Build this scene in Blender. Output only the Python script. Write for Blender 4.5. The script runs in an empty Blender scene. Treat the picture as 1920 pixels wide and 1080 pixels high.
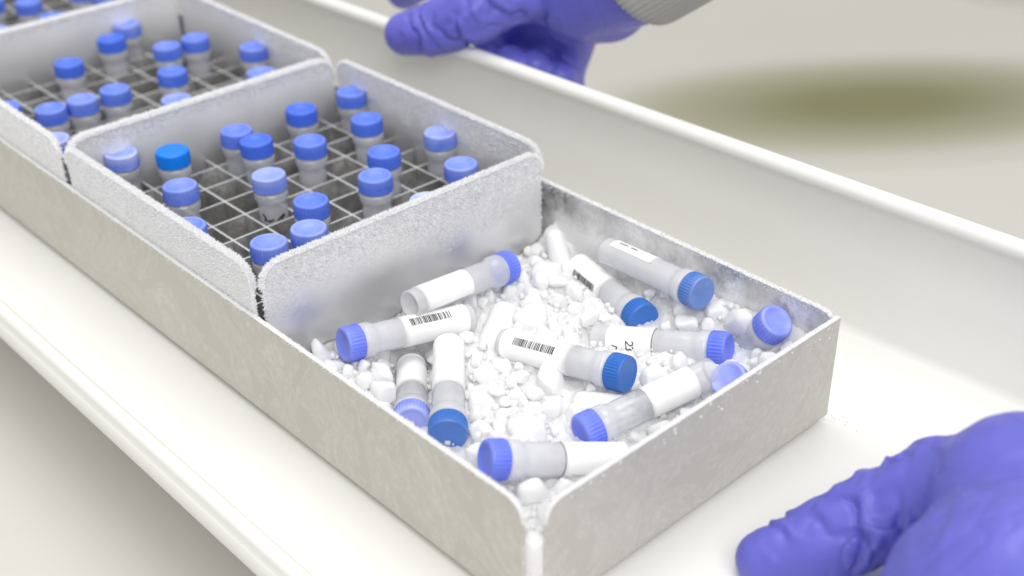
import bpy, bmesh, math, random
import numpy as np
from mathutils import Vector, Matrix, noise

random.seed(7)
rng = np.random.default_rng(7)
scn = bpy.context.scene
S = 0.0144                       # one cell pitch of the vial boxes, in metres

# ------------------------------------------------------------------ camera
CAM = np.array([-13.918, -29.630, 15.703])
cx = np.array([0.7321, -0.6811, -0.0124]); cu = np.array([0.3622, 0.3738, 0.8539]); cf = np.array([0.5769, 0.6296, -0.5203])
cd = bpy.data.cameras.new('camera'); cam = bpy.data.objects.new('camera', cd)
scn.collection.objects.link(cam)
M = Matrix(((cx[0], cu[0], -cf[0]), (cx[1], cu[1], -cf[1]), (cx[2], cu[2], -cf[2])))
cam.matrix_world = Matrix.Translation(Vector(CAM * S)) @ M.to_4x4()
cd.sensor_width = 36.0; cd.lens = 44.83
cd.clip_start = 0.01; cd.clip_end = 50
cd.dof.use_dof = True; cd.dof.focus_distance = 28.8 * S; cd.dof.aperture_fstop = 8.0
scn.camera = cam

# ------------------------------------------------------------------ light
world = bpy.data.worlds.new('World'); scn.world = world; world.use_nodes = True
bg = world.node_tree.nodes['Background']; bg.inputs[0].default_value = (1.0, 0.995, 0.985, 1); bg.inputs[1].default_value = 0.64
def area(name, loc, target, sx, sy, power, col):
    ld = bpy.data.lights.new(name, 'AREA'); ld.shape = 'RECTANGLE'; ld.size = sx; ld.size_y = sy; ld.energy = power; ld.color = col
    o = bpy.data.objects.new(name, ld); scn.collection.objects.link(o)
    o.location = loc; d = Vector(target) - Vector(loc)
    o.rotation_euler = d.to_track_quat('-Z', 'Y').to_euler()
    return o
area('ceiling_or_fill_light', (0.25, 0.15, 1.75), (0.03, -0.12, 0), 1.3, 0.9, 15, (1.0, 0.985, 0.96))
area('ceiling_or_fill_light', (-0.65, -1.35, 1.4), (0.03, -0.12, 0), 1.4, 1.0, 23, (1.0, 0.985, 0.96))  # added fill on the camera side to brighten upright faces, not a ceiling lamp
vs = scn.view_settings
vs.view_transform = 'Standard'; vs.look = 'None'; vs.exposure = 0.08; vs.gamma = 1.0; vs.use_curve_mapping = False
cy = scn.cycles
cy.use_denoising = True
cy.max_bounces = 12; cy.diffuse_bounces = 8; cy.glossy_bounces = 4; cy.transmission_bounces = 6; cy.transparent_max_bounces = 16
cy.caustics_reflective = False; cy.caustics_refractive = False; cy.sample_clamp_indirect = 6.0

# ------------------------------------------------------------------ materials
MAT = {}
def new_mat(name):
    m = bpy.data.materials.new(name); m.use_nodes = True
    nt = m.node_tree; b = nt.nodes['Principled BSDF']; MAT[name] = m
    return m, nt, b
def node(nt, t, **kw):
    n = nt.nodes.new(t)
    for k, v in kw.items():
        if k.startswith('i_'):
            key = k[2:]; key = int(key) if key.isdigit() else key.replace('_', ' ')
            n.inputs[key].default_value = v
        else: setattr(n, k, v)
    return n
def noise_tex(nt, scale, detail=4, rough=0.55, dist=0.0, coord='Object', stretch=None):
    tc = node(nt, 'ShaderNodeTexCoord')
    n = node(nt, 'ShaderNodeTexNoise'); n.inputs['Scale'].default_value = scale; n.inputs['Detail'].default_value = detail
    n.inputs['Roughness'].default_value = rough; n.inputs['Distortion'].default_value = dist
    if stretch:
        mp = node(nt, 'ShaderNodeMapping'); mp.inputs['Scale'].default_value = stretch
        nt.links.new(tc.outputs[coord], mp.inputs[0]); nt.links.new(mp.outputs[0], n.inputs['Vector'])
    else: nt.links.new(tc.outputs[coord], n.inputs['Vector'])
    return n
def ramp(nt, src, stops):
    r = node(nt, 'ShaderNodeValToRGB'); e = r.color_ramp.elements
    while len(e) < len(stops): e.new(0.5)
    for i, (p, c) in enumerate(stops):
        e[i].position = p; e[i].color = (c, c, c, 1) if not isinstance(c, tuple) else (*c, 1)
    nt.links.new(src, r.inputs[0]); return r
def mixc(nt, fac, a, b):
    m = node(nt, 'ShaderNodeMix', data_type='RGBA')
    for inp, v in ((m.inputs[0], fac), (m.inputs[6], a), (m.inputs[7], b)):
        if hasattr(v, 'is_output'): nt.links.new(v, inp)
        elif isinstance(v, tuple): inp.default_value = (*v, 1)
        else: inp.default_value = v
    return m.outputs[2]
def bump(nt, b, src, strength, dist):
    bp = node(nt, 'ShaderNodeBump'); bp.inputs['Strength'].default_value = strength; bp.inputs['Distance'].default_value = dist
    nt.links.new(src, bp.inputs['Height']); nt.links.new(bp.outputs[0], b.inputs['Normal'])

# white enamelled tray
m, nt, b = new_mat('tray_enamel')
n = noise_tex(nt, 9, 3); r = ramp(nt, n.outputs[0], [(0.3, (0.775, 0.775, 0.745)), (0.7, (0.80, 0.80, 0.775))])
nt.links.new(r.outputs[0], b.inputs['Base Color'])
ns = noise_tex(nt, 60, 8, 0.75, 0.6, stretch=(1.0, 0.25, 1.0)); rs = ramp(nt, ns.outputs[0], [(0.35, 0.30), (0.65, 0.50)]); nt.links.new(rs.outputs[0], b.inputs['Roughness'])
b.inputs['Specular IOR Level'].default_value = 0.35
n2 = noise_tex(nt, 900, 2); bump(nt, b, n2.outputs[0], 0.06, 0.0004)

# frost: fine crystals
m, nt, b = new_mat('frost')
fd = node(nt, 'ShaderNodeBsdfDiffuse'); fd.inputs[0].default_value = (0.95, 0.95, 0.96, 1)
ft = node(nt, 'ShaderNodeBsdfTranslucent'); ft.inputs[0].default_value = (0.95, 0.955, 0.97, 1)
fm = node(nt, 'ShaderNodeMixShader'); fm.inputs[0].default_value = 0.4; nt.links.new(fd.outputs[0], fm.inputs[1]); nt.links.new(ft.outputs[0], fm.inputs[2])
nt.links.new(fm.outputs[0], nt.nodes['Material Output'].inputs[0])

# dry ice
m, nt, b = new_mat('dry_ice')
n = noise_tex(nt, 260, 5); r = ramp(nt, n.outputs[0], [(0.3, (0.93, 0.935, 0.945)), (0.7, (0.965, 0.965, 0.97))])
dd_ = node(nt, 'ShaderNodeBsdfDiffuse'); nt.links.new(r.outputs[0], dd_.inputs[0])
dt_ = node(nt, 'ShaderNodeBsdfTranslucent'); dt_.inputs[0].default_value = (0.97, 0.975, 0.98, 1)
dm_ = node(nt, 'ShaderNodeMixShader'); dm_.inputs[0].default_value = 0.30; nt.links.new(dd_.outputs[0], dm_.inputs[1]); nt.links.new(dt_.outputs[0], dm_.inputs[2])
n2 = noise_tex(nt, 900, 4); bp = node(nt, 'ShaderNodeBump'); bp.inputs['Strength'].default_value = 0.3; bp.inputs['Distance'].default_value = 0.0005
nt.links.new(n2.outputs[0], bp.inputs['Height']); nt.links.new(bp.outputs[0], dd_.inputs['Normal'])
nt.links.new(dm_.outputs[0], nt.nodes['Material Output'].inputs[0])

# bare aluminium of boxes, with a thin film of frost creeping down from the rim
def metal(name, base, rough, film_lo, film_hi, streak, metallic=1.0, film_col=(0.84, 0.84, 0.845), spread=0.35, amp=1.5, thr=1.25):
    m, nt, b = new_mat(name)
    ge = node(nt, 'ShaderNodeNewGeometry'); sep = node(nt, 'ShaderNodeSeparateXYZ'); nt.links.new(ge.outputs['Position'], sep.inputs[0])
    n1 = noise_tex(nt, 55, 6, 0.65)
    n3 = noise_tex(nt, 900, 3, 0.6)
    mr = node(nt, 'ShaderNodeMapRange'); mr.inputs['From Min'].default_value = film_lo * S; mr.inputs['From Max'].default_value = film_hi * S
    nt.links.new(sep.outputs[2], mr.inputs['Value'])
    ma = node(nt, 'ShaderNodeMath', operation='MULTIPLY_ADD'); nt.links.new(n1.outputs[0], ma.inputs[0]); ma.inputs[1].default_value = amp
    nt.links.new(mr.outputs[0], ma.inputs[2])
    mb = node(nt, 'ShaderNodeMath', operation='MULTIPLY_ADD'); nt.links.new(n3.outputs[0], mb.inputs[0]); mb.inputs[1].default_value = 0.5
    nt.links.new(ma.outputs[0], mb.inputs[2])
    r = ramp(nt, mb.outputs[0], [(0.0, 0.0), (0.99, 0.0), (1.0, 0.0)])
    e = r.color_ramp.elements
    mm = node(nt, 'ShaderNodeMapRange'); mm.inputs['From Min'].default_value = thr - spread; mm.inputs['From Max'].default_value = thr + spread
    nt.links.new(mb.outputs[0], mm.inputs['Value'])
    fac = mm.outputs[0]
    col = mixc(nt, fac, base, film_col)
    nt.links.new(col, b.inputs['Base Color'])
    inv = node(nt, 'ShaderNodeMath', operation='MULTIPLY_ADD'); nt.links.new(fac, inv.inputs[0]); inv.inputs[1].default_value = -metallic; inv.inputs[2].default_value = metallic
    nt.links.new(inv.outputs[0], b.inputs['Metallic'])
    rr = node(nt, 'ShaderNodeMapRange'); rr.inputs['To Min'].default_value = rough; rr.inputs['To Max'].default_value = 0.8
    nt.links.new(fac, rr.inputs['Value']); nt.links.new(rr.outputs[0], b.inputs['Roughness'])
    n4 = noise_tex(nt, 1500, 3, 0.6); bump(nt, b, n4.outputs[0], 0.12, 0.0004)
metal('box_metal', (0.80, 0.80, 0.81), 0.34, -0.1, 2.1, None, spread=0.42, amp=0.45, thr=1.0, metallic=0.68)
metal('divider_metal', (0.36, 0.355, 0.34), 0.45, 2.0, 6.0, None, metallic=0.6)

# rack: brushed steel dulled by wiped frost
m, nt, b = new_mat('rack_metal')
nA = noise_tex(nt, 30, 8, 0.66, 2.4); nB = noise_tex(nt, 420, 4, 0.6, 0.4); nC = noise_tex(nt, 9, 3, 0.5)
rA = ramp(nt, nA.outputs[0], [(0.44, 0.0), (0.495, 0.5), (0.53, 0.12), (0.72, 0.8)])
rB = ramp(nt, nB.outputs[0], [(0.35, 0.2), (0.65, 1.0)])
mu = node(nt, 'ShaderNodeMath', operation='MULTIPLY'); nt.links.new(rA.outputs[0], mu.inputs[0]); nt.links.new(rB.outputs[0], mu.inputs[1])
rC = ramp(nt, nC.outputs[0], [(0.3, (0.49, 0.470, 0.425)), (0.7, (0.525, 0.505, 0.46))])
col = mixc(nt, mu.outputs[0], rC.outputs[0], (0.68, 0.67, 0.62))
nt.links.new(col, b.inputs['Base Color']); b.inputs['Metallic'].default_value = 0.15; b.inputs['Roughness'].default_value = 0.5
bump(nt, b, nB.outputs[0], 0.15, 0.0005)

# rack inside: patchy frost over bare metal
metal('rack_inside_metal', (0.60, 0.59, 0.575), 0.33, 1.0, -2.3, None, metallic=0.85, film_col=(0.82, 0.82, 0.83), spread=0.22)

# polypropylene tube
m, nt, b = new_mat('tube_plastic')
out = nt.nodes['Material Output']
at = node(nt, 'ShaderNodeAttribute', attribute_type='OBJECT', attribute_name='haze')
dif = node(nt, 'ShaderNodeBsdfDiffuse'); dif.inputs[0].default_value = (0.90, 0.905, 0.93, 1)
trl = node(nt, 'ShaderNodeBsdfTranslucent'); trl.inputs[0].default_value = (0.90, 0.91, 0.94, 1)
tra = node(nt, 'ShaderNodeBsdfTransparent'); tra.inputs[0].default_value = (0.97, 0.975, 0.985, 1)
glo = node(nt, 'ShaderNodeBsdfGlossy'); glo.inputs['Roughness'].default_value = 0.16
m1 = node(nt, 'ShaderNodeMixShader'); m1.inputs[0].default_value = 0.35
nt.links.new(dif.outputs[0], m1.inputs[1]); nt.links.new(trl.outputs[0], m1.inputs[2])
m2 = node(nt, 'ShaderNodeMixShader'); nt.links.new(tra.outputs[0], m2.inputs[1]); nt.links.new(m1.outputs[0], m2.inputs[2])
nz = noise_tex(nt, 140, 5, 0.6)
mz = node(nt, 'ShaderNodeMath', operation='MULTIPLY_ADD'); nt.links.new(nz.outputs[0], mz.inputs[0]); mz.inputs[1].default_value = 0.22; nt.links.new(at.outputs['Fac'], mz.inputs[2])
nt.links.new(mz.outputs[0], m2.inputs[0])
lw = node(nt, 'ShaderNodeLayerWeight'); lw.inputs[0].default_value = 0.5
fp = node(nt, 'ShaderNodeMath', operation='POWER'); nt.links.new(lw.outputs['Facing'], fp.inputs[0]); fp.inputs[1].default_value = 4.0
fr = node(nt, 'ShaderNodeMath', operation='MULTIPLY_ADD'); nt.links.new(fp.outputs[0], fr.inputs[0]); fr.inputs[1].default_value = 0.45; fr.inputs[2].default_value = 0.05
m3 = node(nt, 'ShaderNodeMixShader'); nt.links.new(fr.outputs[0], m3.inputs[0]); nt.links.new(m2.outputs[0], m3.inputs[1]); nt.links.new(glo.outputs[0], m3.inputs[2])
nt.links.new(m3.outputs[0], out.inputs[0])

# screw caps: colour from the mesh's material, frost bloom amount from the object
def cap_mat(name, colr, rough, sss):
    m, nt, b = new_mat(name)
    at = node(nt, 'ShaderNodeAttribute', attribute_type='OBJECT', attribute_name='bloom')
    ge = node(nt, 'ShaderNodeTexCoord'); sep = node(nt, 'ShaderNodeSeparateXYZ'); nt.links.new(ge.outputs['Object'], sep.inputs[0])
    mr = node(nt, 'ShaderNodeMapRange'); mr.inputs['From Min'].default_value = 0.15 * S; mr.inputs['From Max'].default_value = 0.44 * S
    mr.inputs['To Min'].default_value = -0.2; mr.inputs['To Max'].default_value = 0.28
    nt.links.new(sep.outputs[2], mr.inputs['Value'])
    oi = node(nt, 'ShaderNodeObjectInfo')
    n = node(nt, 'ShaderNodeTexNoise', noise_dimensions='4D'); n.inputs['Scale'].default_value = 150; n.inputs['Detail'].default_value = 5
    nt.links.new(ge.outputs['Object'], n.inputs['Vector']); wm = node(nt, 'ShaderNodeMath', operation='MULTIPLY'); wm.inputs[1].default_value = 50
    nt.links.new(oi.outputs['Random'], wm.inputs[0]); nt.links.new(wm.outputs[0], n.inputs['W'])
    a1 = node(nt, 'ShaderNodeMath', operation='ADD'); nt.links.new(n.outputs[0], a1.inputs[0]); nt.links.new(mr.outputs[0], a1.inputs[1])
    a2 = node(nt, 'ShaderNodeMath', operation='MULTIPLY', use_clamp=True); nt.links.new(a1.outputs[0], a2.inputs[0]); bm_ = node(nt, 'ShaderNodeMath', operation='MULTIPLY'); bm_.inputs[1].default_value = 0.85; nt.links.new(at.outputs['Fac'], bm_.inputs[0]); nt.links.new(bm_.outputs[0], a2.inputs[1])
    col = mixc(nt, a2.outputs[0], colr, (0.70, 0.75, 0.92))
    nt.links.new(col, b.inputs['Base Color']); b.inputs['Roughness'].default_value = rough
    b.inputs['Subsurface Weight'].default_value = sss; b.inputs['Subsurface Radius'].default_value = (0.5, 0.6, 1); b.inputs['Subsurface Scale'].default_value = 0.0015
cap_mat('cap_light_blue', (0.05, 0.15, 0.76), 0.45, 0.2)
cap_mat('cap_dark_blue', (0.004, 0.125, 0.50), 0.36, 0.05)
cap_mat('cap_bright_blue', (0.001, 0.215, 0.86), 0.4, 0.05)
cap_mat('cap_violet_blue', (0.09, 0.15, 0.80), 0.42, 0.25)

m, nt, b = new_mat('label_paper')
n = noise_tex(nt, 200, 3); r = ramp(nt, n.outputs[0], [(0.3, (0.86, 0.86, 0.87)), (0.7, (0.90, 0.90, 0.91))])
nt.links.new(r.outputs[0], b.inputs['Base Color']); b.inputs['Roughness'].default_value = 0.45
n5 = noise_tex(nt, 120, 3, 0.5); bump(nt, b, n5.outputs[0], 0.35, 0.0008)
m, nt, b = new_mat('ink'); b.inputs['Base Color'].default_value = (0.02, 0.02, 0.025, 1); b.inputs['Roughness'].default_value = 0.6

# nitrile glove
m, nt, b = new_mat('nitrile')
n = noise_tex(nt, 60, 4); r = ramp(nt, n.outputs[0], [(0.3, (0.115, 0.118, 0.53)), (0.7, (0.128, 0.13, 0.565))])
nt.links.new(r.outputs[0], b.inputs['Base Color']); b.inputs['Roughness'].default_value = 0.42
b.inputs['Specular IOR Level'].default_value = 0.45
n2 = noise_tex(nt, 42, 2, 0.45, 1.2, stretch=(1.0, 1.0, 0.6))
k1 = node(nt, 'ShaderNodeMath', operation='MULTIPLY_ADD'); nt.links.new(n2.outputs[0], k1.inputs[0]); k1.inputs[1].default_value = 2.0; k1.inputs[2].default_value = -1.0
k2 = node(nt, 'ShaderNodeMath', operation='ABSOLUTE'); nt.links.new(k1.outputs[0], k2.inputs[0])
rk = ramp(nt, k2.outputs[0], [(0.0, 0.0), (0.07, 0.75), (0.2, 1.0)])
bump(nt, b, rk.outputs[0], 0.32, 0.0011)
m, nt, b = new_mat('knit_cuff')
tc = node(nt, 'ShaderNodeTexCoord'); wv = node(nt, 'ShaderNodeTexWave'); wv.inputs['Scale'].default_value = 160; wv.inputs['Distortion'].default_value = 1.5
nt.links.new(tc.outputs['UV'], wv.inputs[0])
b.inputs['Base Color'].default_value = (0.42, 0.42, 0.41, 1); b.inputs['Roughness'].default_value = 0.95

def flat(name, c, rough=0.6, var=0.03, scale=8):
    m, nt, b = new_mat(name); n = noise_tex(nt, scale, 4)
    r = ramp(nt, n.outputs[0], [(0.3, tuple(max(0, x - var) for x in c)), (0.7, tuple(x + var for x in c))])
    nt.links.new(r.outputs[0], b.inputs['Base Color']); b.inputs['Roughness'].default_value = rough
flat('bench_laminate', (0.60, 0.59, 0.555), 0.45, 0.012)
flat('floor_vinyl', (0.76, 0.735, 0.675), 0.5, 0.02, 1.5)
# flat olive oval, its colour fading to the floor tone at the edge
m, nt, b = new_mat('olive_fade')
tc = node(nt, 'ShaderNodeTexCoord'); gr = node(nt, 'ShaderNodeTexGradient', gradient_type='SPHERICAL')
nt.links.new(tc.outputs['Object'], gr.inputs[0])
r = ramp(nt, gr.outputs[0], [(0.0, (0.70, 0.685, 0.63)), (0.25, (0.48, 0.465, 0.34)), (0.6, (0.27, 0.262, 0.135)), (0.85, (0.25, 0.247, 0.09)), (1.0, (0.29, 0.28, 0.06))])
nt.links.new(r.outputs[0], b.inputs['Base Color']); b.inputs['Roughness'].default_value = 0.8

# ------------------------------------------------------------------ helpers
def link(o): scn.collection.objects.link(o); return o
def mesh_np(name, V, F, mat, smooth=False, mats=None, fidx=None):
    me = bpy.data.meshes.new(name)
    V = np.asarray(V, dtype=np.float64) * S
    if isinstance(F, np.ndarray):
        nf, k = F.shape
        me.vertices.add(len(V)); me.vertices.foreach_set('co', V.astype(np.float32).ravel())
        me.loops.add(nf * k); me.loops.foreach_set('vertex_index', F.astype(np.int32).ravel())
        me.polygons.add(nf); me.polygons.foreach_set('loop_start', np.arange(0, nf * k, k, dtype=np.int32))
        me.update(calc_edges=True)
    else:
        me.from_pydata([tuple(v) for v in V], [], F)
    for mm in (mats or [mat]): me.materials.append(MAT[mm])
    if fidx is not None: me.polygons.foreach_set('material_index', np.asarray(fidx, dtype=np.int32))
    me.polygons.foreach_set('use_smooth', [bool(smooth)] * len(me.polygons))
    me.validate(); me.update()
    return me
def obj(name, me, parent=None, **props):
    o = link(bpy.data.objects.new(name, me))
    if parent is not None: o.parent = parent
    for k, v in props.items(): o[k] = v
    return o
def thing(name, label, cat, loc=(0, 0, 0), group=None):
    o = link(bpy.data.objects.new(name, None)); o.empty_display_size = 0.01
    o.location = Vector(loc) * S; o['label'] = label; o['category'] = cat
    if group: o['group'] = group
    return o
def tag(o, label, cat, group=None):
    o['label'] = label; o['category'] = cat
    if group: o['group'] = group
    return o
def bm_mesh(name, bm, mats, smooth=False):
    me = bpy.data.meshes.new(name)
    bmesh.ops.scale(bm, vec=(S, S, S), verts=bm.verts)
    bmesh.ops.recalc_face_normals(bm, faces=bm.faces)
    bm.to_mesh(me); bm.free()
    for k in mats: me.materials.append(MAT[k])
    me.polygons.foreach_set('use_smooth', [smooth] * len(me.polygons))
    return me
def lathe(prof, seg, rfun=None):
    V = []; F = []
    for (r, z) in prof:
        for k in range(seg):
            a = 2 * math.pi * k / seg; rr = r if rfun is None else rfun(r, z, a)
            V.append((rr * math.cos(a), rr * math.sin(a), z))
    for i in range(len(prof) - 1):
        for k in range(seg):
            k2 = (k + 1) % seg
            F.append((i * seg + k, i * seg + k2, (i + 1) * seg + k2, (i + 1) * seg + k))
    F.append(tuple(range(seg - 1, -1, -1))); n = (len(prof) - 1) * seg; F.append(tuple(n + k for k in range(seg)))
    return V, F
def box_bm(x0, x1, y0, y1, z0, z1, bev=0.0, seg=2):
    bm = bmesh.new(); bmesh.ops.create_cube(bm, size=1)
    for v in bm.verts:
        v.co = ((x0 + x1) / 2 + v.co.x * (x1 - x0), (y0 + y1) / 2 + v.co.y * (y1 - y0), (z0 + z1) / 2 + v.co.z * (z1 - z0))
    if bev: bmesh.ops.bevel(bm, geom=list(bm.edges), offset=bev, segments=seg, affect='EDGES', profile=0.5)
    return bm
def plate(axis, pos, s0, s1, z0, z1, th, r0, r1):
    """upright sheet; axis 'x': plane x=pos, runs along y from s0 to s1. r0/r1: radius of its top corners. th goes in +axis."""
    pts = [(s0, z0)]
    if r0 > 0:
        for k in range(9): a = math.pi - k / 8 * math.pi / 2; pts.append((s0 + r0 + r0 * math.cos(a), z1 - r0 + r0 * math.sin(a)))
    else: pts.append((s0, z1))
    if r1 > 0:
        for k in range(9): a = math.pi / 2 - k / 8 * math.pi / 2; pts.append((s1 - r1 + r1 * math.cos(a), z1 - r1 + r1 * math.sin(a)))
    else: pts.append((s1, z1))
    pts.append((s1, z0))
    bm = bmesh.new()
    mk = (lambda s, z, d: (pos + d, s, z)) if axis == 'x' else (lambda s, z, d: (s, pos + d, z))
    A = [bm.verts.new(mk(s, z, 0)) for s, z in pts]; B = [bm.verts.new(mk(s, z, th)) for s, z in pts]
    bm.faces.new(A); bm.faces.new(B)
    n = len(pts)
    for i in range(n): bm.faces.new((A[i], A[(i + 1) % n], B[(i + 1) % n], B[i]))
    bmesh.ops.recalc_face_normals(bm, faces=bm.faces)
    ed = [e for e in bm.edges if not e.is_boundary and e.calc_face_angle(0) > 1.0 and not all(abs(v.co.z - z0) < 1e-6 for v in e.verts)]
    bmesh.ops.bevel(bm, geom=ed, offset=min(0.02, th * 0.3), segments=2, affect='EDGES', profile=0.5)
    return bm, pts
def spikes(P, D, L, Rr):
    n = len(P); D = D / np.linalg.norm(D, axis=1, keepdims=True)
    ref = np.where(np.abs(D[:, 2:3]) < 0.9, np.array([[0, 0, 1.0]]), np.array([[1.0, 0, 0]]))
    a = np.cross(D, ref); a /= np.linalg.norm(a, axis=1, keepdims=True); c = np.cross(D, a)
    th = rng.uniform(0, 2 * np.pi, n)
    V = np.empty((n, 4, 3))
    for k in range(3):
        t = th + k * 2 * np.pi / 3
        V[:, k] = P + Rr[:, None] * (np.cos(t)[:, None] * a + np.sin(t)[:, None] * c)
    V[:, 3] = P + D * L[:, None]
    base = np.arange(n)[:, None] * 4
    F = np.concatenate([base + np.array([[0, 1, 3]]), base + np.array([[1, 2, 3]]), base + np.array([[2, 0, 3]])], 0)
    return V.reshape(-1, 3), F
def vnoise(x, y, sc, seed=0.0):
    return np.array([noise.noise((a * sc + seed, b * sc - seed, seed)) for a, b in zip(x, y)])

def frost_for_wall(axis, pos, th, pts, s0, s1, z1, dens, low_front, low_back, ln=0.09, rad=0.019, edge_dens=260, wob=0.35, bead=0.05):
    """crystals on both faces of an upright sheet and thick along its rim. low_*: how far below the rim the crystals reach (0 = none)"""
    PP = []; DD = []; LL = []; RR = []
    def inside(s, z):
        # point in rounded outline
        ok = np.ones(len(s), bool)
        r = 0.45
        for sc, sg in ((s0 + r, -1), (s1 - r, 1)):
            m_ = ((s - sc) * sg > 0) & (z > z1 - r)
            ok &= ~(m_ & (((s - sc) ** 2 + (z - z1 + r) ** 2) > r * r))
        return ok
    mk = (lambda s, z, d: np.stack([pos + d, s, z], 1)) if axis == 'x' else (lambda s, z, d: np.stack([s, pos + d, z], 1))
    nrm = np.array([1.0, 0, 0]) if axis == 'x' else np.array([0, 1.0, 0])
    for low, side in ((low_front, -1), (low_back, 1)):
        if low <= 0: continue
        n = int((s1 - s0) * low * 1.35 * dens)
        s = rng.uniform(s0, s1, n); t = rng.beta(1.0, 1.25, n) * low * 1.35
        lim = low * (1 + wob * vnoise(s, s * 0, 0.55, 3.1 + pos) + 0.35 * vnoise(s, t, 2.2, 1.7))
        z = z1 - t
        keep = (t < lim) & inside(s, z)
        s, z, t, lim = s[keep], z[keep], t[keep], lim[keep]
        k = len(s); fade = np.clip(1.25 - t / lim, 0.25, 1.0)
        PP.append(mk(s, z, np.full(k, 0.0 if side < 0 else th)))
        d = nrm * side + rng.normal(0, 0.42, (k, 3)) + np.array([0, 0, 0.55])
        DD.append(d); LL.append(ln * fade * rng.uniform(0.5, 1.25, k)); RR.append(rad * rng.uniform(0.7, 1.3, k) * (0.6 + 0.4 * fade))
    # rim
    q = np.array(pts); seg = np.linalg.norm(np.diff(q, axis=0), axis=1)
    for i in range(len(seg)):
        if i in (0, len(seg) - 1):   # upright ends: only lightly
            n = int(seg[i] * edge_dens * 0.06)
        else: n = int(seg[i] * edge_dens)
        if n == 0: continue
        u = rng.uniform(0, 1, n)[:, None]; pt = q[i] * (1 - u) + q[i + 1] * u
        tang = (q[i + 1] - q[i]) / max(seg[i], 1e-6); out2 = np.array([-tang[1], tang[0]])
        dd = rng.uniform(0, th, n)
        P = mk(pt[:, 0], pt[:, 1], dd)
        o3 = np.array([0, out2[0], out2[1]]) if axis == 'x' else np.array([out2[0], 0, out2[1]])
        D = o3 * 1.0 + rng.normal(0, 0.55, (n, 3)) + nrm * ((dd / th - 0.5) * 1.6)[:, None]
        sc = 0.6 if i in (0, len(seg) - 1) else 1.0
        PP.append(P); DD.append(D); LL.append(ln * 1.15 * sc * rng.uniform(0.4, 1.3, n)); RR.append(rad * 1.1 * rng.uniform(0.7, 1.3, n))
    V, F = spikes(np.concatenate(PP), np.concatenate(DD), np.concatenate(LL), np.concatenate(RR))
    # lumpy bead of rime along the rim
    path = []
    for i in range(1, len(q) - 2):
        k = max(1, int(seg[i] / 0.05)); path += [q[i] + (q[i + 1] - q[i]) * j / k for j in range(k)]
    path.append(q[-2])
    if bead > 0 and len(path) > 4:
        BV = []; BF = []; ns = 10
        for i, pt in enumerate(path):
            t_ = path[min(i + 1, len(path) - 1)] - path[max(i - 1, 0)]; t_ = t_ / (np.linalg.norm(t_) + 1e-9); o2 = np.array([-t_[1], t_[0]])
            for j in range(ns):
                a = 2 * math.pi * j / ns
                r_ = bead * (1 + 0.35 * noise.noise((pt[0] * 5, pt[1] * 5, j * 0.9 + pos)) + 0.25 * noise.noise((pt[0] * 17, pt[1] * 17, j * 2.3)))
                e = math.cos(a) * r_; d_ = th / 2 + math.sin(a) * (r_ + th * 0.45); sz = pt + o2 * e
                BV.append(tuple(mk(np.array([sz[0]]), np.array([sz[1]]), np.array([d_]))[0]))
        for i in range(len(path) - 1):
            for j in range(ns):
                a_, b2_ = i * ns + j, i * ns + (j + 1) % ns; BF += [(a_, b2_, b2_ + ns), (a_, b2_ + ns, a_ + ns)]
        BF = np.array(BF) + len(V); V = np.concatenate([V, np.array(BV)]); F = np.concatenate([F, BF])
    return V, F

def unproj_face(axisv, centre, ang):
    """unit vector round an axis: ang=0 faces the camera, +90 is image-up"""
    a = np.array(axisv) / np.linalg.norm(axisv); e1 = CAM - np.array(centre); e1 -= a * (e1 @ a); e1 /= np.linalg.norm(e1)
    e2 = np.cross(a, e1)
    if e2 @ cu < 0: e2 = -e2
    t = math.radians(ang)
    return e1 * math.cos(t) + e2 * math.sin(t)

# ------------------------------------------------------------------ setting
zb = -2.313                      # top of the tray floor
bz = zb - 3.9
o = obj('bench_top', bm_mesh('bench_top', box_bm(-46, 6.5, -60, 60, bz - 2, bz, 0.15), ['bench_laminate'])); o['kind'] = 'structure'
o = obj('floor', mesh_np('floor', [(-300, -300, -52), (500, -300, -52), (500, 500, -52), (-300, 500, -52)], [(0, 1, 2, 3)], 'floor_vinyl')); o['kind'] = 'structure'
def floor_patch(name, label, c, ax, rx, ry, rot):  # thin oval disc for an unidentified olive blur on the floor
    bm = bmesh.new(); bmesh.ops.create_circle(bm, cap_ends=True, segments=64, radius=1)
    for v in bm.verts: v.co.z = 0
    top = bmesh.ops.extrude_face_region(bm, geom=list(bm.faces))
    for e in top['geom']:
        if isinstance(e, bmesh.types.BMVert): e.co.z = 0.35; 
    bmesh.ops.recalc_face_normals(bm, faces=bm.faces)
    me = bpy.data.meshes.new(name); bm.to_mesh(me); bm.free(); me.materials.append(MAT['olive_fade'])
    o = obj(name, me); o.location = Vector(c) * S; o.scale = (rx * S, ry * S, S); o.rotation_euler = (0, 0, rot)
    return tag(o, label, 'mat')
floor_patch('floor_patch', 'out of focus olive oval patch lying on the pale floor behind the tray', (127, 53, -51.98), None, 43, 18, math.radians(-37))
floor_patch('floor_patch', 'out of focus brown olive patch cut off at the top right corner', (198, 68, -51.98), None, 24, 20, math.radians(20))

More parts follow.
